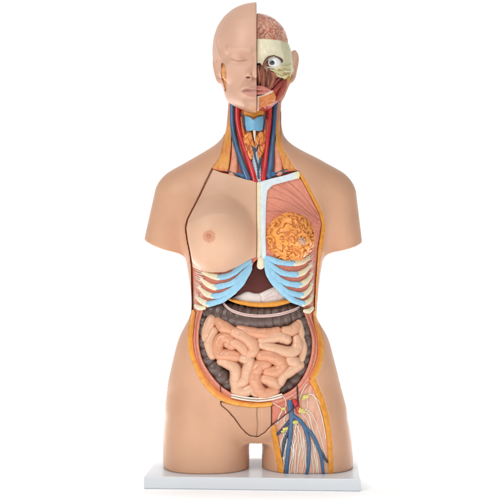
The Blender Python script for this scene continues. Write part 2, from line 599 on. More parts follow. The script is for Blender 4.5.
# --- the skin shell: trunk, arms, thighs and the skin half of the head in one surface
def shell_sdf(X, Y, Z):
    b = body(X, Y, Z)
    cut = np.maximum(OPENING(X, Y, Z), Y + np.where(Z > 296, -12, 6))
    # the pubic piece runs through to the crotch
    t = smax(b, -cut, .8)
    h = head(X, Y, Z)
    keep_left = X - XM - .2
    keep_back = np.maximum(14 - Y, Z - 409)
    h = smax(h, np.minimum(keep_left, keep_back), .8)
    # slot between the lifted face and the ear, filled with fat
    h = smax(h, -np.maximum(SLOT(X, Y, Z), np.maximum(Y - 4, -48 - Y)), .6)
    e = np.minimum(ear_sdf(X, Y, Z, -1), ear_sdf(X, Y, Z, 1))
    h = smin(h, e, 1.0)
    hollow = np.minimum(cap(X, Y, Z, P(217.6, 60.5, -15), P(217.4, 68, -15), 1.5, 2.0), cap(X, Y, Z, P(217.4, 68, -15), P(219.6, 76, -17), 2.0, 1.1))
    h = smax(h, -hollow, 1.0)
    t = np.minimum(h, t)
    return t


SLOT = Poly([(222.4, 63), (224.6, 65), (226.0, 71), (226.5, 79), (226.9, 86), (226.4, 91), (225.3, 90.5), (224.2, 84), (222.4, 80), (221.2, 74), (221.4, 67)], 3)


def shell_paint(x, y, z, px, row):
    c = np.tile(SKIN, (len(x), 1))
    # head cast in a slightly cooler, paler plastic
    w = np.clip((z - 352) / 4, 0, 1)[:, None]
    c = c * (1 - w) + srgb(216, 172, 147) * w
    # lips
    u = np.maximum(Poly_lip.at(px, row), (y + 36))
    w = np.clip(.6 - u, 0, 1)[:, None] * .75
    c = c * (1 - w) + srgb(188, 132, 118) * w
    # nostril
    w = np.clip(2.4 - np.sqrt(((px - 248.0) / 2.0) ** 2 + ((row - 77.5) / .9) ** 2) * 1.6, 0, 1) * (y < -44) * (px < 256)
    c = c * (1 - w[:, None]) + srgb(92, 50, 40) * w[:, None]
    # closed lid line
    d = line_dist(px, row, [(231, 59.2), (239, 61.1), (246.5, 60)])
    w = (np.clip(1.1 - d, 0, 1) * (y < -38) * .6)[:, None]
    c = c * (1 - w) + srgb(140, 92, 76) * w
    # mouth line
    d = line_dist(px, row, [(242, 91), (249, 90.2), (256.5, 90.3)])
    w = (np.clip(1.0 - d, 0, 1) * (y < -38) * (px < 257) * .6)[:, None]
    c = c * (1 - w) + srgb(128, 76, 68) * w
    # walls of the openings: painted fat at the chest side, brown in the seams
    nb = np.abs(OPENING.at(px, row))
    wall = np.clip(1.2 - nb, 0, 1) * (body(x, y, z) < -1.2) * (z < 352) * (y < 0)
    c = c * (1 - wall[:, None]) + srgb(120, 66, 36) * wall[:, None]
    return c


Poly_lip = Poly([(241, 91), (245.5, 88.2), (250.5, 86.6), (253.5, 86), (257.5, 87), (257.5, 96.2), (252, 96.6), (246.5, 95)], 3)
shell = sdf_part('skin_shell', shell_sdf, (-116, 116, -68, 70, -3, 466), 1.0, M['skin'], torso, shell_paint)

ear_fat = sdf_part('fat_strip', lambda X, Y, Z: np.maximum(np.maximum(head(X, Y, Z) + 1.0 + .5 * vnoise(X * .4, Y * .4, Z * .25), SLOT(X, Y, Z) - .8), np.maximum(Y - 6, -50 - Y)), pbox(SLOT, -50, 8), .8, material('fat_beige', (206, 140, 84), .5, vary=.22, vscale=140, bump=.3, bscale=250), torso)

# --- inner lining of the cavity
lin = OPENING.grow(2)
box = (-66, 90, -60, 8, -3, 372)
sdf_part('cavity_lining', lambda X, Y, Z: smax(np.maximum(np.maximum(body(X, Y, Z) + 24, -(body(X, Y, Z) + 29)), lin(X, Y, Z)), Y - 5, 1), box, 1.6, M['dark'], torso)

# ------------------------------------------------------------------ abdominal wall
ROWCUT = Poly([(180, 309.5), (330, 309.5), (330, 420), (180, 420)])
INNER = Poly([(196, 300), (204, 306), (203, 312), (200.5, 322), (199, 335), (199.5, 348), (203, 361), (210, 373), (220, 385), (231, 392.5), (240, 396), (257, 397.8), (275, 396.6), (288, 392),
              (297, 385), (304, 375), (309, 363), (311.6, 350), (311.6, 338), (309, 328), (305.5, 318), (304, 310), (308, 300)], 3)
FATIN = Poly([(196.5, 300), (196, 312), (194.6, 322), (193.3, 335), (193.8, 348), (197.5, 361), (204, 373), (213, 385), (224, 394), (236, 399.8), (257, 402.2), (273, 400.8), (286, 396.5), (297, 390),
              (305.5, 381), (312, 371), (316.5, 360), (318, 348), (317, 336), (314, 325), (312.3, 312), (312, 300)], 3)
LOWCUT = Poly([(272.5, 380), (309, 377), (314, 383), (300, 410), (272.5, 415)])
ABD = OPEN & ROWCUT
ABDG = OPEN.grow(.9) & ROWCUT
fat_poly = ((ABDG - FATIN) - LOWCUT)


def slab(poly, lo, hi, k=1.0, fn=None, ymax=None):
    f = fn or (lambda X, Y, Z: body(X, Y, Z, True))
    def g(X, Y, Z):
        b = f(X, Y, Z)
        return np.maximum(-Z, smax(smax(b + lo, poly(X, Y, Z), k), np.maximum(-(b + hi), (Y - (ymax if ymax is not None else 4))), .5))
    return g


def fat_paint(x, y, z, px, row):
    d = np.clip(-(OPEN.at(px, row)) / 4.5, 0, 1)
    n = fbm(x * .25, y * .25, z * .25)
    c = srgb(236, 172, 62)[None] * (1 - d[:, None]) + srgb(216, 124, 52)[None] * d[:, None]
    w = np.clip(n * .6 + .1, 0, .6)[:, None]
    return c * (1 - w) + srgb(206, 110, 46) * w


sdf_part('fat_layer', slab(fat_poly, .2, 18), pbox(fat_poly, -62, 6), 1.0, M['paint'], torso, fat_paint)
mus_poly = ((ABD & FATIN.grow(.6)) | (ABDG & LOWCUT.grow(.4))) - INNER


def mus_paint(x, y, z, px, row):
    a = np.clip(INNER.at(px, row), 0, 20)
    n = fbm(x * .2, y * .2, z * .2)
    c = np.tile(srgb(205, 122, 98), (len(x), 1))
    for q, ccc, w in ((1.6, (228, 176, 150), .6), (3.6, (176, 84, 70), .6), (5.0, (232, 186, 160), .7)):
        g = (np.clip(1 - np.abs(a + n * .3 - q) / w, 0, 1) * .8)[:, None]
        c = c * (1 - g) + srgb(*ccc) * g
    w = np.clip(n * .3, 0, .4)[:, None]
    return c * (1 - w) + srgb(190, 92, 74) * w


sdf_part('muscle_layer', slab(mus_poly, 1.2, 24, 1.2), pbox(mus_poly, -62, 6), 1.0, M['paint'], torso, mus_paint)
for pts in ([(220.3, 386.5), (220.8, 394), (220.3, 402)], [(297, 385.5), (298, 391), (297.5, 397), (298, 402)]):
    sweep('wall_seam', path(pts, .9), .5, M['seam'], torso, seg=8)
for dr in (-1.3, 1.1):
    sweep('white_rim', path([(232, 396.0 + dr), (244, 398.5 + dr), (257, 399.9 + dr)], -.3), .85, M['white'], torso, .8)
    sweep('white_rim', path([(258.4, 399.9 + dr), (270, 398.7 + dr), (281.5, 395.6 + dr)], -.3), .85, M['white'], torso, .8)

# ------------------------------------------------------------------ pubic piece
kp = (KPOLY - OPEN.grow(.1)).grow(-.45)
kb = KPOLY.grow(.9)
sdf_part('groin_seam', slab(kb, 3.0, 9, 1, None, -4), pbox(kb, -62, -2), 1.2, M['seam'], torso)
kskin = kp & Poly([(200, 390), (271.2, 390), (271.2, 440), (200, 440)])


def k_paint(x, y, z, px, row):
    c = np.tile(srgb(203, 154, 124), (len(x), 1))
    w = np.clip(1.1 - np.abs(px - 257.2 - .4 * np.sin(row * .3)) * 1.6, 0, 1)[:, None] * .8
    c = c * (1 - w) + srgb(112, 62, 48) * w
    w = np.clip(1 - np.abs(px - 262) * 2, 0, 1)[:, None] * .25
    return c * (1 - w) + srgb(230, 190, 160) * w


def k_sdf(X, Y, Z):
    b = body(X, Y, Z)
    px, row = to_px(X, Y, Z)
    groove = .9 * np.exp(-((px - 257.2) / .8) ** 2)
    return smax(smax(b + .3 + groove, kskin.at(px, row), 1.6), Y + 5, 1)


pubic = sdf_part('pubic_cover', k_sdf, pbox(kskin, -62, -2), .8, M['skin'], torso, k_paint)
kmus = kp & Poly([(271.8, 390), (320, 390), (320, 440), (271.8, 440)])
sdf_part('groin_muscle', slab(kmus, 1.4, 14, .8, None, -4), pbox(kmus, -62, -2), .9, M['muscle'], torso)

# ------------------------------------------------------------------ thigh window
wfat_r = WPOLY.grow(.9) - Poly([(309, 380), (313, 388), (319, 402), (323.5, 418), (326.8, 438), (328, 460), (328.2, 490), (260, 490), (260, 410), (290, 380)])
wfat_l = WPOLY.grow(.9) & Poly([(268, 424), (275.2, 424), (277.4, 434), (279.5, 446), (282.6, 460), (284.3, 472), (285, 490), (268, 490)])
wmus = (WPOLY.grow(.5) - wfat_r.grow(-.8)) - wfat_l.grow(-.8)
wmus = wmus - KPOLY.grow(-.3)
wmus = wmus - ABD.grow(-.6)
sdf_part('thigh_fat', slab(wfat_r, .2, 16, .8), pbox(wfat_r, -58, 6), .9, M['fat'], torso)
sdf_part('thigh_fat', slab(wfat_l, .2, 16, .8), pbox(wfat_l, -58, 6), .9, M['fat'], torso)


def thigh_paint(x, y, z, px, row):
    n = fbm(px * .35 + row * .05, y * 0, row * .04 - px * .02)
    c = np.tile(srgb(222, 172, 146), (len(x), 1))
    w = np.clip(n * .7 + .1, 0, .7)[:, None]
    return c * (1 - w) + srgb(200, 128, 106) * w


thigh = sdf_part('thigh_muscle', slab(wmus, 1.6, 16, .8), pbox(wmus, -58, 6), .9, M['paint'], torso, thigh_paint)


def vessel(name, pts, r, mat, parent, off=.6, **kw):
    kw.setdefault('seg', 10)
    return sweep(name, path(pts, off), r, mat, parent, kw.pop('flat', .7), **kw)


vessel('femoral_artery', [(294.5, 401), (296, 404), (297.6, 408), (297.6, 413)], [2.4, 2.7, 2.3, 1.2], M['red'], thigh)
vessel('femoral_vein', [(290, 402.5), (290.8, 410), (291.6, 417), (291, 426), (289.8, 440), (287.5, 456), (286, 477)], [2.6, 2.7, 2.4, 2.1, 2.1, 2, 1.8], M['blue'], thigh)
vessel('femoral_vein', [(292.5, 415), (299, 420), (304, 426), (307.5, 436), (309, 448), (308.5, 462), (306.5, 477)], [1.6, 1.9, 2.1, 2, 1.8, 1.7, 1.5], M['blue'], thigh)
vessel('femoral_vein', [(304.5, 426), (311, 433), (316.5, 443), (321, 456), (323.6, 477)], [1.2, 1.7, 1.8, 1.6, 1.4], M['blue'], thigh)
vessel('femoral_vein', [(317, 444), (323, 455), (327.3, 462)], [.9, 1.2, 1.1], M['vein_dark'], thigh)
vessel('femoral_vein', [(291, 419), (285, 426.5), (277.5, 434.5)], [1.4, 1.5, 1.3], M['vein_dark'], thigh)
vessel('femoral_vein', [(289.5, 429), (284.5, 442), (282.3, 456)], [1.1, 1.4, 1.1], M['vein_dark'], thigh)
for (a, b, r) in ((285.5, 429, 2.3), (283, 431.5, 1.6), (295.6, 422.6, 2.3), (301, 411, 2.5), (299, 409, 1.5), (283.5, 409, 1.7), (305.5, 397, 2.5), (303.5, 399, 1.5), (304, 412.5, 1.4)):
    c = S(a, b, 0)
    nd = sweep('lymph_node', [c + (-r * .5, .4, 0), c + (r * .5, .3, .4)], r * .8, M['node'], thigh, .7, seg=12)
vessel('groin_seam', [(271, 425), (278, 420.5), (284.5, 415.5), (291, 410.5), (297.8, 405), (298.2, 399), (297.4, 393), (297, 386)], .48, M['seam'], thigh, [.2, -.2, -.4, -1.8, -1.8, -.5, 0, .6], seg=8)
NERVES = [[(305.5, 397), (310, 394), (315, 397.5), (318, 405), (322, 418), (326, 438)], [(306, 398), (307.6, 403), (306.4, 409), (303, 411)], [(302, 411), (308, 410.5), (313, 416), (318, 428), (323, 446), (326.5, 460)],
          [(303, 411), (309, 415), (312, 427), (316, 441), (320.5, 456), (322, 466)], [(301, 412), (307, 420), (309.6, 428), (308.5, 436), (305.5, 441)], [(283, 409), (277, 405.5), (272.5, 402.5)],
          [(283, 409), (279, 417), (277.5, 424)], [(281.5, 394.5), (285, 399), (286, 405), (284, 409)], [(285.5, 430), (288.5, 434), (290, 439), (287.5, 444)], [(296, 424), (300, 433), (301, 445), (298.5, 460), (297, 474)],
          [(291.5, 437), (293.5, 450), (292.5, 462), (290.5, 474)], [(300.5, 438), (303.5, 452), (304, 463), (302, 474)], [(297, 443), (295.5, 455), (295, 474)], [(309.5, 450), (312.5, 460), (314, 474)],
          [(311, 440), (315.5, 452), (318.5, 474)], [(285, 434), (281.5, 440), (280, 448)], [(313, 395), (319, 402), (324, 416), (328, 436)], [(289, 446), (284.5, 458), (283.7, 470)], [(287, 424), (284, 421), (286, 414), (285, 410)],
          [(306, 436), (310, 447), (311, 458), (309, 474)], [(299, 400), (303, 390), (307, 384)]]
for k in range(15):
    x0, r0 = rng.uniform(284, 316), rng.uniform(416, 446)
    x1 = x0 + (x0 - 298) * .18 + rng.uniform(-1.5, 1.5)
    r1 = min(r0 + rng.uniform(20, 42), 474)
    lo = lambda r: 277.5 + (r - 430) * .16 if r > 424 else 280
    hi = lambda r: 320.5 + (r - 405) * .12
    cl = lambda x, r: min(max(x, lo(r) + 1.5), hi(r) - 1)
    NERVES.append([(cl(x0, r0), r0), (cl(x0 + rng.uniform(-1, 2), r0 * .65 + r1 * .35), r0 * .65 + r1 * .35), (cl(x1, r0 * .3 + r1 * .7), r0 * .3 + r1 * .7), (cl(x1 + rng.uniform(-1.5, 1.5), r1), r1)])
for i, pts in enumerate(NERVES):
    vessel('nerve', pts, .42 if i % 3 else .55, M['white'], thigh, 1.1, seg=6)

# ------------------------------------------------------------------ chest
CWPOLY = Poly([(194.2, 312), (205, 309), (222, 303), (233, 294), (242, 283.5), (250, 272), (254, 262.5), (258, 259), (264, 259), (267.5, 268), (271, 278), (281, 290.5), (292, 301), (303, 307), (304, 313), (314, 314.5),
               (314.3, 300), (314.8, 285), (316, 268), (317.2, 250), (319.4, 236), (321.2, 224), (318.6, 214), (312.3, 201), (305, 187), (299.9, 178), (298, 172.5), (285, 176), (270, 180), (257, 183.5),
               (244, 181), (230, 177), (214, 171.5), (206, 185), (200, 198), (193.5, 210), (188.6, 220), (187, 228), (188.3, 240), (190.9, 252), (192.8, 266), (193.4, 285), (193.8, 303)])
PEC_LINES = [[(266, 211), (290, 213), (312, 224)], [(266, 197), (285, 201), (305, 213), (318, 224)], [(270, 187), (292, 199), (318, 221)], [(277, 184), (298, 198), (319, 220)], [(288, 181.5), (304, 196), (318, 216)]]


def cw_paint(x, y, z, px, row):
    ang = np.arctan2(row - 232, 336 - px)
    rr = np.hypot(row - 232, 336 - px)
    n = vnoise(ang * 42, rr * .03, ang * 0) * .6 + vnoise(ang * 95, rr * .05, ang * 0 + 4) * .4
    pec = np.clip((266 - row) / 8, 0, 1) * (px > 262)
    c = np.tile(srgb(208, 124, 103), (len(x), 1))
    w = (np.clip(n, -.5, .8) * .5 + .35)[:, None] * pec[:, None]
    c = c * (1 - w) + srgb(232, 160, 134) * w
    for l in PEC_LINES:
        w = (np.clip(.75 - line_dist(px, row, l), 0, 1) * .8 * (px > 262))[:, None]
        c = c * (1 - w) + srgb(140, 62, 52) * w
    # intercostal muscle: oblique fibres, paler tendon near the flanks
    n2 = vnoise(px * .9 + row * .9, row * .12, px * 0 + 9)
    w = (np.clip(n2 * .5, -.3, .5) + .15)[:, None] * (1 - pec[:, None])
    c = c * (1 - w) + srgb(178, 92, 78) * w
    fl = np.clip(1 - np.minimum(np.abs(px - 200 - (row - 275) * .0), np.abs(px - 312)) / 5, 0, 1) * (row > 262) * np.clip(n2 + .4, 0, 1) * .6
    c = c * (1 - fl[:, None]) + srgb(232, 206, 190) * fl[:, None]
    w = np.clip(CWPOLY.at(px, row) * 1.5 + .6, 0, 1)[:, None]
    return c * (1 - w) + srgb(124, 66, 36) * w


CWALL = CWPOLY | (OPEN.grow(.9) & Poly([(170, 168.5), (214, 168.5), (214, 200), (200, 215), (200, 311), (170, 311)])) | (OPEN.grow(.9) & Poly([(300, 176), (345, 176), (345, 310), (312, 310), (312, 210)]))


def cw_sdf(X, Y, Z):
    b = body(X, Y, Z)
    px, row = to_px(X, Y, Z)
    ang = np.arctan2(row - 232, 336 - px)
    g = .35 * vnoise(ang * 42, np.hypot(row - 232, 336 - px) * .03, ang * 0) * (px > 262) * (row < 262)
    return smax(smax(b + 1.6 + g - .5 * np.clip(CWPOLY.at(px, row) + .3, 0, 1), CWALL.at(px, row), 1.0), np.maximum(-(b + 10), Y - 2), .5)


wall = sdf_part('chest_wall', cw_sdf, pbox(CWALL, -62, 4), .8, M['paint'], torso, cw_paint)
# orange fat edge beside the chest muscle
cfat = (OPEN.grow(.9) & Poly([(299.6, 171), (345, 171), (345, 310.5), (311, 310.5), (311, 240), (300.5, 182)])) - CWPOLY.grow(.7)
sdf_part('fat_layer', slab(cfat, .2, 12, .7), pbox(cfat, -62, 4), .8, M['fat'], torso)

# skin-covered half of the chest
LC = Poly([(213.3, 169.3), (205.9, 184), (199.9, 197), (193.2, 209.5), (188.3, 219.5), (186.5, 228), (187.8, 240), (190.4, 252), (192.1, 263), (192.5, 267.2), (200, 270.8), (212, 272.6), (225, 272), (238, 266.5),
           (248, 260.5), (256.4, 257), (256.6, 240), (256.6, 181.6), (244, 178.8), (232, 174.8), (222, 172.6)])


def lc_paint(x, y, z, px, row):
    c = np.tile(SKIN_C, (len(x), 1))
    e = np.hypot((px - 209), (row - 236.5))
    n = vnoise(px * .8, row * .8, px * 0)
    w = (np.clip((6.9 + n * .5 - e) / 1.0, 0, 1) * .6 * (y < -50))[:, None]
    c = c * (1 - w) + srgb(196, 126, 92) * w
    return c


def lc_sdf(X, Y, Z):
    b = body_b(X, Y, Z)
    px, row = to_px(X, Y, Z)
    return smax(smax(b - .2, LC.at(px, row), 1.4), np.maximum(-(b + 6), Y + 4), .5)


cover = sdf_part('chest_cover', lc_sdf, pbox(LC, -98, 0), .9, M['skin'], torso, lc_paint)
DB = depth_map(body_b, 180, 265, 165, 280)
nip = P(209, 236.3, DB(209, 236.5))


def nip_sdf(X, Y, Z):
    d = ell(X, Y, Z, (nip[0], nip[1] + .6, nip[2]), (2.7, 2.2, 2.7))
    for k in range(9):
        a = k * .698 + .2
        c = P(209 + 4.6 * math.cos(a), 236.3 + 4.4 * math.sin(a), 0)
        yy = DB(209 + 4.6 * math.cos(a), 236.3 + 4.4 * math.sin(a))
        c = P(209 + 4.6 * math.cos(a), 236.3 + 4.4 * math.sin(a), yy + .5)
        d = np.minimum(d, ell(X, Y, Z, c, (.9, .9, .9)))
    return d


sdf_part('nipple', nip_sdf, (nip[0] - 8, nip[0] + 8, nip[1] - 6, nip[1] + 7, nip[2] - 8, nip[2] + 8), .35, material('nipple_tan', (198, 130, 98), .45), cover)

# sternum with the collar bone bar
STL = Poly([(256.9, 182), (260.6, 182), (261.2, 200), (261.2, 240), (261, 259), (257, 258)])
STR = Poly([(261, 181.5), (270, 178.8), (285, 175.2), (298.5, 170.8), (300.5, 173), (299.6, 178.2), (285, 182), (272.5, 185.3), (267.6, 191), (266.3, 205), (266, 230), (266.4, 259), (261.6, 260)], 0)


def st_paint(x, y, z, px, row):
    c = np.tile(srgb(222, 232, 236), (len(x), 1))
    w = (np.clip((261 - px) / 1.0, 0, 1))[:, None]
    c = c * (1 - w) + srgb(240, 228, 192) * w
    w = (np.clip((px - 293) / 5, 0, 1) * (row < 184))[:, None]
    return c * (1 - w) + srgb(240, 226, 180) * w


sternum = sdf_part('sternum', slab(STL | STR, -.2, 8, 1.2), pbox(STL | STR, -62, 0), .8, M['paint'], torso, st_paint)
c = S(260.6, 263, 0)
sweep('xiphoid_process', [c + (0, .6, 3), c + (0, .2, -2.5)], [3.0, 3.7], M['bone'], sternum, .6, seg=16)

RIBS = [([(250, 261), (240, 268), (230, 275), (218.5, 277.6)], [(218.3, 277.4), (211, 275.6), (203, 272.6)]), ([(250.5, 264), (243, 274), (232, 283), (215, 287.6)], [(214.8, 287.4), (208.5, 285), (201, 279)]),
        ([(250.5, 267), (243, 279.5), (233, 289), (222, 295), (212.8, 296.3)], [(212.5, 296), (206, 293.6), (199, 287)]), ([(250.5, 269), (242, 282.5), (232, 293), (221, 300.5), (208, 304.4)], [(207.7, 304.2), (201.5, 301), (196.2, 296.5)]),
        ([(265.5, 257), (272, 259.5), (280, 262.3), (294.5, 263.3)], [(294.8, 263.2), (302, 262), (309, 257.4)]), ([(265, 259), (273.5, 267.5), (284, 273.3), (296.4, 274.6)], [(296.8, 274.6), (303.5, 272), (310.8, 264.5)]),
        ([(265.2, 262), (274, 275), (286, 283), (300, 285.1)], [(300.4, 285), (307, 280.6), (311.8, 273.5)]), ([(266, 266.5), (276.5, 283), (288, 292.2), (302, 295.6)], [(302.4, 295.4), (308, 291.2), (312, 284.2)]),
        ([(265.2, 263), (270, 277), (280, 289), (291, 299), (303, 303.9)], [(303.4, 303.8), (308.5, 301), (312.3, 296)])]
for i, (ct, bn) in enumerate(RIBS):
    r0 = 2.3 if len(ct) == 4 else 2.5
    rr = [1.8] + [2.8] * (len(ct) - 2) + [2.9]
    wob = lambda s, i=i: 1 + .05 * np.sin(s * .5 + i * 2) + .03 * np.sin(s * 1.1 + i)
    vessel('costal_cartilage', ct, rr, M['rib_blue'], wall, .5, flat=.42, seg=18, lump=wob)
    vessel('rib', bn, [2.9, 2.7, 1.4], M['bone'], wall, .6, flat=.42, seg=18, lump=wob)
    e = np.array(bn[-1], float)
    sgn = -1 if e[0] < 255 else 1
    for k in range(3):
        s0 = e + (-sgn * 2.0, -1.5 + 1.6 * k + (1 if sgn > 0 else .3))
        lim = 195.2 if sgn < 0 else 313.6
        s1 = s0 + ((lim - s0[0]) * .6, -2.2 + .6 * k)
        s2 = np.array([lim + rng.uniform(-.4, .4), s1[1] - 1.6 - rng.uniform(0, 1.2)])
        vessel('intercostal_tendon', [tuple(s0), tuple(s1), tuple(s2)], [.75, .6, .25], M['tendon'], wall, 1.2, flat=.6, seg=8)
sweep('rib', path([(204.5, 308), (199.5, 307.8), (195.6, 305.6)], .6), [1.8, 2.6, 2.0], M['bone'], wall, .7)
sweep('rib', path([(304.5, 311), (308.5, 311), (312.3, 308)], .6), [1.8, 2.6, 2.2], M['bone'], wall, .7)


def worley(x, y, z):
    i, j, k = np.floor(x), np.floor(y), np.floor(z)
    d1 = np.full(x.shape, 9.0)
    d2 = np.full(x.shape, 9.0)
    for a in (-1, 0, 1):
        for b in (-1, 0, 1):
            for c in (-1, 0, 1):
                u, v, w = i + a, j + b, k + c
                e = np.sqrt((u + _hash(u, v, w) - x) ** 2 + (v + _hash(u + 7, v + 3, w) - y) ** 2 + (w + _hash(u, v + 11, w + 5) - z) ** 2)
                d2 = np.minimum(np.maximum(d1, e), d2)
                d1 = np.minimum(d1, e)
    return d1, d2


mg = P(290.8, 237, -50)


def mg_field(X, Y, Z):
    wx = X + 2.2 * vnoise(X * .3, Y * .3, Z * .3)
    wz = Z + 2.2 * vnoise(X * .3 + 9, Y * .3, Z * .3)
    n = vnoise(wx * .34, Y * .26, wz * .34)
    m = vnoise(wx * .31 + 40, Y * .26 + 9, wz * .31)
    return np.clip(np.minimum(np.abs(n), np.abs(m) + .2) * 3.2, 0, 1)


def mg_sdf(X, Y, Z):
    d = ell(X, Y, Z, (mg[0], mg[1] + 4.5, mg[2]), (22, 16.5, 22)) + .8 * vnoise(X * .12, Y * .12, Z * .12)
    return d - 1.8 * mg_field(X, Y, Z) ** .8 + .5


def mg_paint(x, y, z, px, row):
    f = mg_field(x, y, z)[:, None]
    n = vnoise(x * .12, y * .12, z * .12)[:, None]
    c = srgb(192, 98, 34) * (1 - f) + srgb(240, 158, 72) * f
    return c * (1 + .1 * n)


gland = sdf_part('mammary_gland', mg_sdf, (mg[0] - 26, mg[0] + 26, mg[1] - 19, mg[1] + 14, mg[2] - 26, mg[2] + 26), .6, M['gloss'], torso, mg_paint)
gn = P(302, 241.5, -61)


def gn_sdf(X, Y, Z):
    d = 9.0
    for (dx, dz, r) in ((0, 0, 2.2), (-2.6, 1.2, 1.3), (2.2, 1.8, 1.2), (-1.2, 2.8, 1.2), (1.6, -2, 1.3), (-2.2, -1.8, 1.2), (3.2, -.4, 1.1), (.6, 3.4, 1)):
        d = np.minimum(d, ell(X, Y, Z, (gn[0] + dx, gn[1] + .25 * dx + .05 * abs(dz), gn[2] + dz), (r, r, r)))
    return d


sdf_part('nipple', gn_sdf, (gn[0] - 7, gn[0] + 7, gn[1] - 5, gn[1] + 5, gn[2] - 7, gn[2] + 7), .35, material('gland_nipple_tan', (196, 158, 130), .4), gland)

# ------------------------------------------------------------------ upper abdomen
LIV = Poly([(232, 300), (240, 286), (249, 274), (254, 262), (258, 259), (264, 259), (267, 268), (272, 280), (282, 292), (284, 298)])


def liver_sdf(X, Y, Z):
    b = body(X, Y, Z)
    return smax(smax(b + 9, LIV(X, Y, Z), 1.5), -(b + 22), 1)


sdf_part('liver', liver_sdf, pbox(LIV, -56, 0), 1.0, M['liver'], torso)
STO = Poly([(232, 298.5), (239, 294.5), (247, 291), (254, 293), (260, 292.6), (267, 289.5), (274, 286.5), (278.5, 285), (284, 290), (293, 300), (280, 304), (258, 305), (240, 303)], 3)


def sto_sdf(X, Y, Z):
    b = body(X, Y, Z)
    px, row = to_px(X, Y, Z)
    g = .8 * np.exp(-(line_dist(px, row, [(258, 292), (261, 297), (261.5, 305)], 3) / 1.2) ** 2)
    return smax(smax(b + 6.5 + g, STO.at(px, row), 4), -(b + 18), 1)


def sto_paint(x, y, z, px, row):
    c = np.tile(srgb(228, 216, 208), (len(x), 1))
    for l in ([(258, 292), (261, 297), (261.5, 305)], [(277, 286), (273, 291), (265, 297)], [(277, 287), (279, 293), (277, 299)], [(283, 291), (284, 296), (286, 299)], [(262, 302), (270, 297), (276, 296)]):
        w = (np.clip(.9 - line_dist(px, row, l, 3), 0, 1) * .6)[:, None]
        c = c * (1 - w) + srgb(186, 120, 128) * w
    return c


sdf_part('stomach', sto_sdf, pbox(STO, -56, 0), .8, M['gloss'], torso, sto_paint)
sweep('omentum', path([(229.5, 299.5), (238, 302), (250, 304.2), (262, 305), (276, 304), (292, 300.2)], 5), [1.2, 1.9, 2.2, 2.3, 2.5, 2.0], M['fat'], torso, 1, seg=16)
hau = lambda s: 1 + .13 * np.abs(np.sin(s * math.pi / 7.0 + .5 * np.sin(s * .21))) ** .7 - .08 + .02 * np.sin(s * 1.9)
tc = sweep('transverse_colon', path([(206, 312), (215, 311.6), (230, 316), (250, 319.6), (270, 319.2), (288, 315), (302, 309.5)], [16, 14, 12, 12, 12, 13, 15]), [8.5, 10.4, 12, 12.4, 12, 10.8, 8.5], M['colon'], torso, .95, seg=40, dens=.8, lump=hau)
for dy, r, m in ((-1.0, .7, 'tendon'), (.75, .7, 'tendon'), (-.1, .8, 'rim_pink')):
    if m == 'rim_pink':
        m = M.setdefault('rim_pink', material('taenia_pink', (190, 150, 148), .35))
    else:
        m = M[m]
    sweep('taenia', path([(223.5, 303.5 + dy), (228, 308 + dy), (234, 311.6 + dy), (246, 315 + dy), (262, 316.2 + dy), (278, 314.6 + dy), (292, 310.8 + dy), (299, 307.5 + dy)], [4.6, 2.0, .2, -.7, -.9, -.4, 2.2, 5]), r * .85, m, tc, seg=8)
hau2 = lambda s: 1 + .30 * np.abs(np.sin(s * math.pi / 9.5 + .4 * np.sin(s * .17))) ** .7 - .16
sweep('ascending_colon', path([(205, 318), (205, 332), (205.5, 346), (210, 360), (217.5, 371.5), (227, 382), (239, 391)], [13, 13, 13, 12, 11, 11, 12]), [7, 7.4, 7.6, 7.8, 7.8, 7.4, 5.5], M['colon'], torso, 1, seg=32, dens=.8, lump=hau2)
sweep('descending_colon', path([(299, 318), (304.5, 332), (306.3, 346), (304.5, 360), (299, 373), (290, 384), (277, 391.5)], 13), [7, 7, 7, 7.2, 7.5, 7, 5.5], M['colon'], torso, 1, seg=32, dens=.8, lump=hau2)

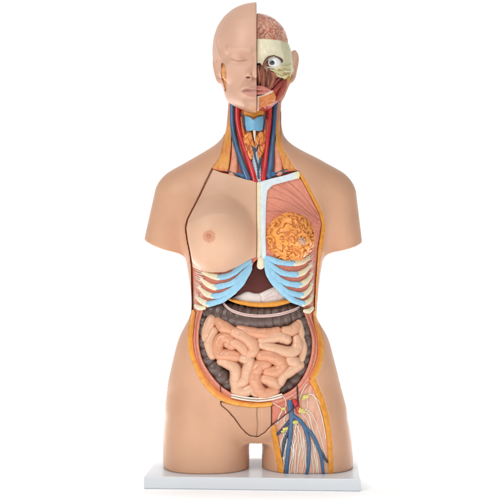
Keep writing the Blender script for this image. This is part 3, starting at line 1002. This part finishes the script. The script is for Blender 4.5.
# ------------------------------------------------------------------ small intestine
MES = Poly([(208, 318), (216, 322), (240, 331), (262, 333), (282, 330), (297, 322), (301, 340), (302, 358), (296, 370), (282, 384), (276, 392), (262, 396), (246, 394), (234, 390), (232, 374), (220, 362), (208, 352), (205, 336)], 2)
mes_mat = material('mesentery_brown', (150, 84, 56), .45)
gut = sdf_part('small_intestine', slab(MES, 5.2, 16, 2), pbox(MES, -58, 0), 1.2, mes_mat, torso)
PALE, MID, WARM = (219, 172, 140), (218, 163, 130), (216, 153, 118)
LOOPS = [
    ([(212, 320), (208, 329), (206, 338)], [4.6, 4.8, 3.8], PALE), ([(214.5, 331), (209.5, 343), (212.5, 355.5)], [3.6, 4.6, 3.6], PALE),
    ([(218.5, 321.5), (224, 327), (231.5, 330.5)], [3.9, 5.4, 4.2], WARM), ([(231.5, 346), (228.5, 339), (221.5, 338.5), (217.8, 347), (220.5, 354.5), (228, 355), (236, 356.5)], [4.2, 4.8, 4.9, 4.9, 5, 5, 4.6], WARM),
    ([(234.5, 332.5), (243, 336), (251, 342.5), (254, 350), (249, 355)], [4.6, 5.2, 5.2, 5, 4.2], MID), ([(228, 344), (235.5, 343.6), (241.5, 347), (245.5, 353)], [3.8, 4.5, 4.6, 4], MID),
    ([(239, 328), (248, 331.5), (258, 333.8), (268, 333.6), (277.5, 330.5)], [2.6, 4.2, 4.6, 4.6, 3.2], WARM), ([(284.5, 331), (292, 330.5), (298, 324)], [3.8, 4.9, 3.6], MID), ([(298.5, 323), (300.5, 332), (300.8, 338)], [3, 3.4, 2.8], PALE),
    ([(261, 340.5), (270, 338.6), (279, 336.8), (286.5, 339.5)], [3.8, 4.4, 4.8, 4.4], PALE), ([(261.5, 345), (273, 348.5), (284, 351.6), (293, 351.6), (297.2, 345), (296.4, 338.5)], [3.6, 4.4, 4.8, 4.8, 4.6, 3.8], PALE),
    ([(302, 340), (303, 350), (300.5, 360)], [2.8, 3.6, 3.2], PALE), ([(289.5, 360.5), (294.5, 362)], [4.9, 4.9], PALE), ([(299.5, 365), (291, 370), (283, 375.2), (279.8, 382)], [4, 4.8, 4.8, 4.2], PALE),
    ([(261, 356), (269.5, 356), (278, 360), (281.2, 366), (276, 371.4), (267, 371.6)], [4.6, 5.4, 5.6, 5.4, 5.2, 4.4], WARM), ([(266.5, 364), (258.5, 366.5), (254.5, 376), (257, 387.5), (264.5, 393.5), (275, 390.5)], [4.4, 5.6, 5.6, 5.4, 5, 4.2], WARM),
    ([(264.5, 378.6), (271.5, 381), (276.5, 385)], [4.2, 5.2, 4.4], MID), ([(221, 361.5), (229, 364), (235.3, 369.5), (235.3, 380), (235.8, 387.5)], [3.6, 4.6, 4.9, 4.8, 4.2], PALE),
    ([(242.5, 358.5), (249.5, 361.5), (246.8, 371), (244.6, 380), (238.5, 384.5)], [3.8, 4.8, 4.4, 4.4, 3.8], PALE), ([(235.5, 390.3), (243.5, 391.5), (250.5, 389.2), (256, 393.5)], [4, 4.8, 4.8, 3.6], PALE)]
for i, (pts, rr, cc) in enumerate(LOOPS):
    key = 'gut' + str(cc)
    if key not in M:
        M[key] = material('intestine_paint', cc, .28, vary=.04, vscale=60, bump=.08, bscale=220, coat=.25)
    offs = [6.2 - 2.5 * math.exp(-((a - 255) / 45) ** 2) + (.6 if i % 2 else 0) for a, b in pts]
    sweep('intestine_loop', path(pts, offs), [r * 1.2 for r in rr], M[key], gut, 1.1, seg=28, dens=.7, lump=lambda s, i=i: 1 + .025 * np.sin(s * .55 + i) + .015 * np.sin(s * 1.3 + 2 * i))

# ------------------------------------------------------------------ neck
NECK = Poly([(224, 96), (224, 125), (224.7, 142), (222.2, 151), (218.7, 160), (212.5, 168.5), (222, 174), (240, 181), (256, 184), (272, 181), (286, 177), (296, 171), (290, 161.5), (284.8, 153), (280.8, 144), (279.2, 130), (279.3, 112), (279.8, 96)])


def neck_paint(x, y, z, px, row):
    n = fbm(px * .35, row * .05, y * .1)
    c = np.tile(srgb(168, 70, 44), (len(x), 1))
    w = np.clip(n * .8 + .3, 0, 1)[:, None]
    c = c * (1 - w) + srgb(222, 130, 76) * w
    w = np.clip((row - 166) / 6, 0, 1)[:, None] * np.clip(.4 + n, 0, 1)[:, None]
    return c * (1 - w) + srgb(150, 34, 34) * w


neck = sdf_part('neck_muscle', slab(NECK, 4.5, 16, 1), pbox(NECK, -40, 6), 1.0, M['paint'], torso, neck_paint)
NFL = Poly([(222, 100), (222, 125), (223, 135), (223.6, 142), (221.4, 151), (217.7, 160), (211.6, 168.6), (219, 171), (228, 172), (230, 160), (231.3, 145), (231.2, 124), (231.3, 100)])
NFR = Poly([(277, 100), (281.2, 104), (281.2, 130), (282.2, 144), (286, 153), (291, 161), (297, 171), (284, 172), (280.5, 158), (275.8, 145), (275, 125)])


def nf_paint(x, y, z, px, row):
    n = fbm(px * .5, row * .08, y * .1)
    c = np.tile(srgb(228, 158, 76), (len(x), 1))
    w = np.clip(n * .7 + .1, 0, .8)[:, None]
    c = c * (1 - w) + srgb(206, 112, 60) * w
    w = np.clip((128 - row) / 10, 0, 1)[:, None] * .8
    c = c * (1 - w) + srgb(182, 112, 84) * w
    w = np.clip((row - 167 + n * 1.0) / 6, 0, .8)[:, None]
    return c * (1 - w) + srgb(196, 52, 34) * w


for q in (NFL, NFR):
    sdf_part('neck_fat', slab(q, .5, 12, 1, None, 16), pbox(q, -40, 18), .8, M['paint'], torso, nf_paint)
for pts in ([(233.5, 140), (234, 152), (234.2, 162), (233, 173)], [(275.5, 142), (277, 154), (278.5, 164), (278.5, 172)]):
    sweep('neck_tendon', path(pts, [4, 3.5, 3, 3]), [1.5, 2.4, 3.4, 4.2], material('tendon_salmon', (226, 150, 118), .4, vary=.1, vscale=150, bump=.1), neck, .6)


def nk(name, pts, r, mat, off, parent=None, **kw):
    return sweep(name, path(pts, off), r, mat, parent or torso, kw.pop('flat', .9), **kw)


nk('jugular_vein', [(232.6, 103), (232.6, 118), (233.4, 132), (236.2, 146), (240, 158), (244.5, 171), (248, 179)], [2.4, 2.5, 2.6, 2.6, 2.6, 3, 3.2], M['blue'], 3.0)
nk('jugular_vein', [(277, 95), (275, 108), (273.8, 124), (272.6, 140), (271.4, 154), (270.4, 166), (269, 176)], [2.4, 2.3, 2.3, 2.4, 2.5, 3, 3.2], M['blue'], 3.0)
nk('carotid_artery', [(237.4, 106), (237.6, 120), (240, 134), (244, 148), (248.5, 161), (252.5, 172), (255, 181)], [2.4, 2.5, 2.4, 2.4, 2.6, 2.9, 3], M['red'], 2.4)
nk('carotid_artery', [(269.4, 103), (269.2, 118), (268.2, 132), (266.8, 146), (265.4, 160), (264.3, 170), (263.2, 179)], [2.8, 2.6, 2.3, 2.3, 2.5, 2.7, 2.8], M['red'], 2.4)
nk('subclavian_vein', [(229, 172), (236, 174), (244, 177)], [1.4, 2, 2.6], M['blue'], 3.5)
nk('subclavian_vein', [(288, 171), (280, 172.5), (270, 175)], [1.4, 2.2, 2.8], M['blue'], 3.5)
for pts in ([(228, 171.2), (233, 173), (238, 176)], [(287, 169.8), (281, 171), (276, 173.5)]):
    nk('small_vein', pts, .7, M['vein_dark'], .8, seg=8)
TC = Poly([(244.6, 115.5), (247.5, 116.2), (250.6, 117.2), (253.8, 119.8), (257, 117), (260.5, 116), (263.6, 115.3), (264.2, 121), (262.6, 130.6), (258, 131.4), (253.6, 130.2), (249, 131.4), (246, 130.6), (244.4, 122)])


def tc_sdf(X, Y, Z):
    b = body(X, Y, Z)
    px, row = to_px(X, Y, Z)
    keel = 4.0 - np.abs(px - 254) * .36
    return smax(smax(b + 3.2 - keel, TC.at(px, row), 1.2), -(b + 12), 1)


larynx = sdf_part('thyroid_cartilage', tc_sdf, pbox(TC, -40, 0), .6, material('larynx_blue', (118, 178, 212), .36, vary=.08, vscale=150, bump=.08), torso)
TG = [Poly([(247.4, 133), (251, 132), (253, 139), (254.6, 146), (254, 153), (251.5, 160), (247.8, 157), (244.2, 148), (242.6, 137)], 3), Poly([(257.4, 133), (262, 131.5), (266.2, 138), (265, 147), (262.6, 156), (258.5, 160), (256, 153), (254.6, 146), (255.6, 139)], 3)]


def tg_sdf(X, Y, Z):
    b = body(X, Y, Z)
    px, row = to_px(X, Y, Z)
    f = np.abs(vnoise(px * .42 + np.abs(px - 255) * .1, row * .2 - np.abs(px - 255) * .25, px * 0 + 3))
    return smax(smax(b + 1.2 - 1.1 * np.clip(f * 3, 0, 1), np.minimum(TG[0].at(px, row), TG[1].at(px, row)), 2.5), -(b + 10), 1)


def tg_paint(x, y, z, px, row):
    f = np.clip(3 * np.abs(vnoise(px * .42 + np.abs(px - 255) * .1, row * .2 - np.abs(px - 255) * .25, px * 0 + 3)), 0, 1)[:, None]
    c = srgb(150, 62, 30) * (1 - f) + srgb(232, 150, 66) * f
    for l in ([(248, 138), (251, 144), (250, 150), (252, 157)], [(262, 137), (259, 143), (260, 150), (257, 157)], [(245, 143), (250, 147)], [(264, 143), (259, 147)]):
        w = (np.clip(1.0 - line_dist(px, row, l, 3), 0, 1) * .8)[:, None]
        c = c * (1 - w) + srgb(198, 46, 32) * w
    return c


sdf_part('thyroid_gland', tg_sdf, pbox(TG[0] | TG[1], -40, 0), .6, M['gloss'], torso, tg_paint)
nk('thyroid_ligament', [(254.4, 131), (254.6, 136), (255, 141)], [1.4, 1.2, .5], M['white'], 1.0, seg=10)
trachea = nk('trachea', [(255.2, 150), (256, 160), (257, 170), (258, 180)], [4, 4.4, 4.6, 4.6], material('trachea_pale', (176, 198, 212), .4, vary=.06), 5.0, seg=24, dens=.5, lump=lambda s: 1 + .06 * np.sin(s * 2.0))
for pts in ([(254.6, 148), (255, 156), (257.4, 166), (258.6, 178)], [(261.5, 157), (259.8, 163), (258.4, 170)], [(251.6, 146), (254.2, 151), (255, 157)], [(258.6, 145), (255.8, 151)]):
    nk('thyroid_vein', pts, [.8, 1.0, 1.0, 1.1][:len(pts)], M['vein_dark'], .6, seg=8)
HY = Poly([(243, 110), (265, 108), (265, 114.5), (259, 115.6), (254, 118), (249, 116), (243.5, 114.5)])
sdf_part('hyoid_muscle', slab(HY, 3.2, 12, 1), pbox(HY, -40, 0), .8, M['fat'], torso)
for pts in ([(241, 113), (243, 119), (244, 128)], [(266, 112), (265.5, 120), (264.5, 129)]):
    nk('small_vein', pts, .7, M['vein_dark'], 2.0, seg=8)
for pts in ([(241.5, 118), (243.2, 130), (245.5, 140), (249, 152)], [(266, 120), (265.2, 130), (264.4, 140), (262, 152)]):
    nk('strap_muscle', pts, [1.2, 1.6, 1.6, 1.2], material('strap_orange', (204, 104, 52), .4, vary=.2, vscale=200), 3.4)

# ------------------------------------------------------------------ right half of the face
face_loft = Loft([H(428, 28, -40, 26), H(419, 32.3, -44, 28), H(410, 35.3, -45, 28), H(400, 36.2, -44.5, 28), H(390, 35.2, -44, 26), H(380, 32, -44, 24), H(370, 28, -43, 20), H(362, 24, -42, 12), H(354, 16, -39, 0), H(350, 8, -34, -12)], 1.6)


def half(fn):
    return lambda X, Y, Z: smax(fn(X, Y, Z), XM + .5 - X, .6)


DF = depth_map(face_loft, 250, 300, 30, 115)


def SF(px, row, off=0.0):
    return P(px, row, DF(px, row) + off)


EYE = Poly([(264, 65), (266.6, 60.2), (270, 57), (274.2, 56.6), (278, 59.2), (280, 63), (277.4, 66.2), (272.5, 67.3), (267.5, 66.6)], 3)
SK = Poly([(250, 38), (300, 38), (300, 62), (296, 67), (291.5, 76.5), (284.5, 79.8), (281, 77), (277, 75.5), (272, 71), (266, 69.5), (262, 66.5), (260, 63), (257.4, 63.5), (250, 64)])


def skull_sdf(X, Y, Z):
    f = half(face_loft)(X, Y, Z)
    px, row = to_px(X, Y, Z)
    f = smin(f, half(lambda a, b, c: cap(a, b, c, P(266, 53.6, -44), P(282, 56, -33), 2.0, 2.4))(X, Y, Z), 3)
    f = smin(f, cap(X, Y, Z, P(280, 70, -32), P(292, 70, -6), 2.6, 2.2), 2.5)
    f = smax(f, SK.at(px, row), 1)
    f = smax(f, Z - 418.5, 1)
    f = smax(f, -np.maximum(EYE.at(px, row), Y + 22), 1.0)

    return f


def skull_paint(x, y, z, px, row):
    n = fbm(x * .15, y * .15, z * .15)
    c = np.tile(srgb(238, 229, 198), (len(x), 1))
    w = np.clip((px - 281 + n * 3) / 4, 0, 1)[:, None] * .75
    c = c * (1 - w) + srgb(206, 202, 158) * w
    w = np.clip((row - 66) / 8 + n * .4, 0, 1)[:, None] * .5
    c = c * (1 - w) + srgb(186, 160, 106) * w
    for l in ([(281.5, 39), (282.5, 48), (285, 56), (284, 62)],):
        w = (np.clip(.8 - line_dist(px, row, l, 4), 0, 1) * .35)[:, None]
        c = c * (1 - w) + srgb(150, 130, 90) * w
    w = (np.clip(1 - EYE.at(px, row) / 1.0, 0, 1) * (face_loft(x, y, z) < -1.5))[:, None]
    return c * (1 - w) + srgb(110, 60, 42) * w


skull = sdf_part('skull', skull_sdf, (XM - 2, 48, -54, 32, 360, 424), .7, M['paint'], torso, skull_paint)


def ball(name, c, r, mat, parent, nu=32, nv=20):
    V, F = [], []
    for i in range(nv + 1):
        t = math.pi * i / nv
        for j in range(nu):
            p = 2 * math.pi * j / nu
            V.append((c[0] + r[0] * math.sin(t) * math.cos(p), c[1] - r[1] * math.cos(t), c[2] + r[2] * math.sin(t) * math.sin(p)))
    for i in range(nv):
        for j in range(nu):
            a, b = i * nu + j, i * nu + (j + 1) % nu
            F.append((a, b, b + nu, a + nu))
    F = np.array(F)[:, ::-1]
    return new_mesh_object(name, V, F.ravel(), np.arange(0, F.size, 4), mat, parent)


ey = DF(272.5, 62)
eyeball = ball('eyeball', P(272.0, 62.2, ey + 8.4), (9.4, 8.8, 8.6), M['sclera'], torso)
ec = P(272.0, 62.4, ey + .7)
ball('iris', ec, (2.75, 1.5, 2.75), M['iris'], eyeball)
ball('pupil', (ec[0], ec[1] - .75, ec[2]), (1.6, 1.0, 1.6), M['black'], eyeball)
ball('tear_duct', P(265.6, 64.4, DF(265.6, 64.4) + 2.6), (1.8, 1.2, 1.2), M['muscle'], eyeball)
sweep('eyelid', path([(263, 65.4), (265, 60.6), (269, 57), (274.5, 55.6)], [0, -.6, -1, -1.2], SF), [.4, .65, .65, .5], M['brown'], skull, seg=10)
sweep('eyelid', path([(274.5, 55.8), (278.5, 57.8), (281.8, 60.6), (281.4, 62.4)], [-.6, -.6, -.4, .5], SF), [.4, .8, 1.4, .8], M['brown'], skull, seg=10)
sweep('eyelid', path([(263.4, 66), (268, 68.4), (274, 69)], [0, -.3, -.2], SF), [.4, .4, .3], M['brown'], skull, seg=10)

BC = P(256.5, 42, 6)
br_c = (XM, 6, 421)


def gyri(X, Y, Z):
    wx = X + 2.6 * vnoise(X * .19, Y * .19, Z * .19)
    wz = Z + 2.6 * vnoise(X * .19 + 31, Y * .19, Z * .19)
    wy = Y + 2.6 * vnoise(X * .19, Y * .19 + 17, Z * .19)
    n = vnoise(wx * .24, wy * .24, wz * .24)
    return np.clip(np.abs(n) * 4.0, 0, 1), n


def brain_sdf(X, Y, Z):
    d = ell(X, Y, Z, br_c, (32, 44, 30.5))
    g, n = gyri(X, Y, Z)
    d = d - 1.3 * g ** .6 + 1.1
    return np.maximum(smax(d, XM + .5 - X, .6), 416.5 - Z)


def brain_paint(x, y, z, px, row):
    g, n = gyri(x, y, z)
    c = np.tile(srgb(232, 176, 148), (len(x), 1))
    v = np.abs(vnoise(x * .3 + 5, y * .3, z * .3))
    w = np.clip(1 - v * 5, 0, 1)[:, None] * .8
    c = c * (1 - w) + srgb(192, 70, 58) * w
    w = np.clip(1 - g * 1.8, 0, 1)[:, None] * .7
    return c * (1 - w) + srgb(176, 84, 68) * w


sdf_part('brain', brain_sdf, (XM - 2, 42, -42, 54, 414, 456), .6, M['gloss'], torso, brain_paint)

# muscles of the face
FB = Poly([(250, 60), (300, 60), (300, 115), (250, 115)])


def fm_paint(x, y, z, px, row):
    n = fbm(px * .5, row * .12, y * .15)
    c = np.tile(srgb(128, 74, 56), (len(x), 1))
    w = np.clip(n + .2, 0, 1)[:, None] * .8
    c = c * (1 - w) + srgb(164, 96, 72) * w
    w = np.clip(-n - .1, 0, 1)[:, None] * .9
    c = c * (1 - w) + srgb(84, 44, 36) * w
    w = np.clip((row - 84) / 3, 0, 1)[:, None]
    return c * (1 - w) + (srgb(176, 72, 58) * (1 + .25 * np.clip(n, -1, 1)[:, None])) * w


def fm_sdf(X, Y, Z):
    px, row = to_px(X, Y, Z)
    g = .8 * vnoise(px * .5, row * .12, Y * .15)
    return smax(half(face_loft)(X, Y, Z) + 2.2 + g, FB.at(px, row), 1)


facial = sdf_part('facial_muscle', fm_sdf, (XM - 2, 48, -50, 32, 346, 404), .7, M['paint'], torso, fm_paint)


def fpath(pts, off):
    return path(pts, off, SF)


sm = lambda n, c: M[n] if n in M else M.setdefault(n, material(n, c, .38, vary=.16, vscale=180, bump=.15, bscale=300, coat=.1))
for pts, r, m in (([(262, 67), (262, 76), (263, 85)], [2.0, 2.6, 2.0], sm('muscle_brown', (140, 82, 62))), ([(268.5, 71), (269, 78), (267.5, 87)], [1.8, 3.0, 1.6], sm('muscle_dark_brown', (116, 60, 46))),
                  ([(274, 74), (272.5, 80), (269.5, 87)], [1.4, 2.2, 1.2], sm('muscle_tan', (178, 110, 82))), ([(258.5, 66), (258.6, 76), (258.8, 84)], [1.2, 1.6, 1.0], sm('muscle_dark_brown', (116, 60, 46))),
                  ([(266, 70), (272, 73.5), (277, 77)], [1.0, 1.4, 1.0], sm('muscle_tan', (178, 110, 82))), ([(283.5, 81), (278, 86), (272, 92)], [1.6, 2.4, 1.4], sm('muscle_red', (160, 60, 50))),
                  ([(279, 79), (274, 84.5), (268, 90)], [1.0, 1.5, 1.0], sm('muscle_red', (160, 60, 50))), ([(285.5, 82), (282, 90), (277.5, 99)], [2.0, 3.4, 2.2], sm('masseter_pink', (186, 92, 76))), ([(257.8, 88), (263, 88.4), (270, 90)], [2.6, 2.4, 1.2], sm('lip_pink', (206, 128, 112))),
                  ([(257.8, 93), (263, 92.4), (270, 91)], [1.8, 1.8, .8], sm('lip_pink', (206, 128, 112)))):
    sweep('muscle_strand', fpath(pts, .3), r, m, facial, .7)
for k in range(22):
    x0 = rng.uniform(258.2, 276)
    r0 = 66 + max(0, x0 - 262) * .55 + rng.uniform(0, 5)
    r1 = min(r0 + rng.uniform(8, 16), 87.5)
    x1 = x0 + (266 - x0) * .3 + rng.uniform(-1, 1)
    sweep('muscle_strand', fpath([(x0, r0), ((x0 + x1) / 2 + rng.uniform(-.8, .8), (r0 + r1) / 2), (x1, r1)], rng.uniform(-1.2, -.2)), [.4, rng.uniform(.6, 1.1), .4], M[rng.choice(['muscle_brown', 'muscle_tan', 'muscle_dark_brown'])], facial, .7, seg=8)
for pts, r in (([(273.5, 70.5), (279, 72), (285, 70.6), (290, 71)], [1.0, 1.5, 1.6, 1.0]), ([(276.5, 74.6), (281, 76.4), (286, 75.4), (290, 73.4)], [.8, 1.4, 1.6, 1.0]), ([(282, 66), (286, 66.6), (290.5, 64)], [.8, 1.5, 1.0]), ([(279, 73), (282.5, 74)], [1.2, 1.2])):
    sweep('cheek_bone', fpath(pts, -.2), r, sm('bone_greenish', (208, 198, 150)), skull, .8)
sweep('tear_gland', fpath([(279, 70), (283, 72.5), (286, 75.5)], 0), [1.0, 1.6, 1.4], sm('gland_ochre', (190, 150, 70)), facial, .8)
sweep('salivary_gland', fpath([(288, 75), (287.4, 79), (286, 82)], .5), [1.8, 2.6, 1.6], sm('gland_ochre', (200, 150, 62)), facial, .8)
MB = Poly([(256.9, 96), (262, 95), (267, 92.6), (273, 89.8), (276.4, 97), (273.5, 103.5), (268, 106), (262, 107), (258.5, 111), (256.9, 111)])


def mb_paint(x, y, z, px, row):
    n = fbm(px * .4, row * .4, y * .2)
    c = np.tile(srgb(222, 138, 76), (len(x), 1))
    w = np.clip(n * .8 + .1, 0, 1)[:, None]
    c = c * (1 - w) + srgb(196, 92, 56) * w
    e = np.minimum(np.abs(px - 257), line_dist(px, row, [(257, 96), (267, 92.8), (273, 89.8)], 2))
    w = np.clip(2.2 - e, 0, 1)[:, None]
    return c * (1 - w) + srgb(238, 226, 206) * w


def mb_sdf(X, Y, Z):
    px, row = to_px(X, Y, Z)
    return smax(half(face_loft)(X, Y, Z) - .8 + .4 * vnoise(px * .5, row * .5, Y * 0), MB.at(px, row), 1)


sdf_part('jaw_bone', mb_sdf, (XM - 2, 34, -50, -6, 346, 376), .6, M['paint'], torso, mb_paint)

# ------------------------------------------------------------------ base board
import bmesh
def board():
    w, d, h = 205, 130, 11.6
    bm = bmesh.new()
    bmesh.ops.create_cube(bm, size=1)
    bmesh.ops.scale(bm, vec=(w * U, d * U, h * U), verts=bm.verts)
    bmesh.ops.bevel(bm, geom=[e for e in bm.edges], offset=1.1 * U, segments=3, affect='EDGES', profile=.5)
    me = bpy.data.meshes.new('base_board')
    bm.to_mesh(me)
    bm.free()
    me.materials.append(M['board'])
    o = bpy.data.objects.new('base_board', me)
    col.objects.link(o)
    o.location = (5.4 * U, 0, (-h / 2 - .05) * U)
    o.rotation_euler = (0, 0, -math.radians(3.55))
    o['label'] = 'white rectangular base board under the torso'
    o['category'] = 'base board'
    return o


board()
me = bpy.data.meshes.new('ground')
g = 2.6
me.from_pydata([(-1.3, -.9, 0), (1.3, -.9, 0), (1.3, 1.4, 0), (-1.3, 1.4, 0)], [], [(0, 1, 2, 3)])
me.materials.append(M['ground'])
o = bpy.data.objects.new('ground', me)
col.objects.link(o)
o.location.z = -11.75 * U
o['kind'] = 'structure'

# ------------------------------------------------------------------ camera
cam = bpy.data.cameras.new('camera')
co = bpy.data.objects.new('camera', cam)
col.objects.link(co)
co.location = (0, -CAM_D * U, CAM_Z * U)
co.rotation_euler = (math.radians(90), 0, 0)
cam.sensor_width = 36
cam.lens = 36 * CAM_D / 500
cam.clip_end = 100
scene.camera = co

# ------------------------------------------------------------------ light: white studio
w = bpy.data.worlds.new('World')
scene.world = w
w.use_nodes = True
N, L = w.node_tree.nodes, w.node_tree.links
bg = N['Background']
tc_ = N.new('ShaderNodeTexCoord')
sx = N.new('ShaderNodeSeparateXYZ')
L.new(tc_.outputs['Generated'], sx.inputs[0])
mr = N.new('ShaderNodeMapRange')
mr.inputs['From Min'].default_value, mr.inputs['From Max'].default_value = 0.45, .88
mr.inputs['To Min'].default_value, mr.inputs['To Max'].default_value = .29, 1.06
L.new(sx.outputs['Y'], mr.inputs['Value'])
L.new(mr.outputs['Result'], bg.inputs['Strength'])
bg.inputs['Color'].default_value = (1, 1, 1, 1)


def area(loc, target, size, power, color=(1, 1, 1)):
    l = bpy.data.lights.new('studio_lamp', 'AREA')
    l.shape = 'RECTANGLE'
    l.size, l.size_y = size
    l.energy = power
    l.color = color
    o = bpy.data.objects.new('studio_lamp', l)
    col.objects.link(o)
    o.location = loc
    from mathutils import Vector
    o.rotation_euler = (Vector(target) - Vector(loc)).to_track_quat('-Z', 'Y').to_euler()
    return o


area((-1.5, -1.8, 1.65), (0, 0, .55), (.9, 1.2), 27)
area((1.6, -2.2, .9), (0, 0, .4), (.7, 1.2), 8)
area((0, -.9, 2.3), (0, -.1, .2), (1.6, .8), 11)
for (y, z, sz, pw) in ((.97, 1.6, (2.6, 1.1), 72), (-.64, 1.2, (2.0, .2), 9.5)):     # two lamps that light the white sweep behind and before the torso
    bl = area((0, y, z), (0, y, 0), sz, pw)
    bl.data.spread = math.radians(50)
vs = scene.view_settings
vs.view_transform = 'Standard'
vs.look = 'None'
vs.exposure = 0
vs.gamma = 1
scene.render.engine = 'CYCLES'
scene.cycles.max_bounces = 6
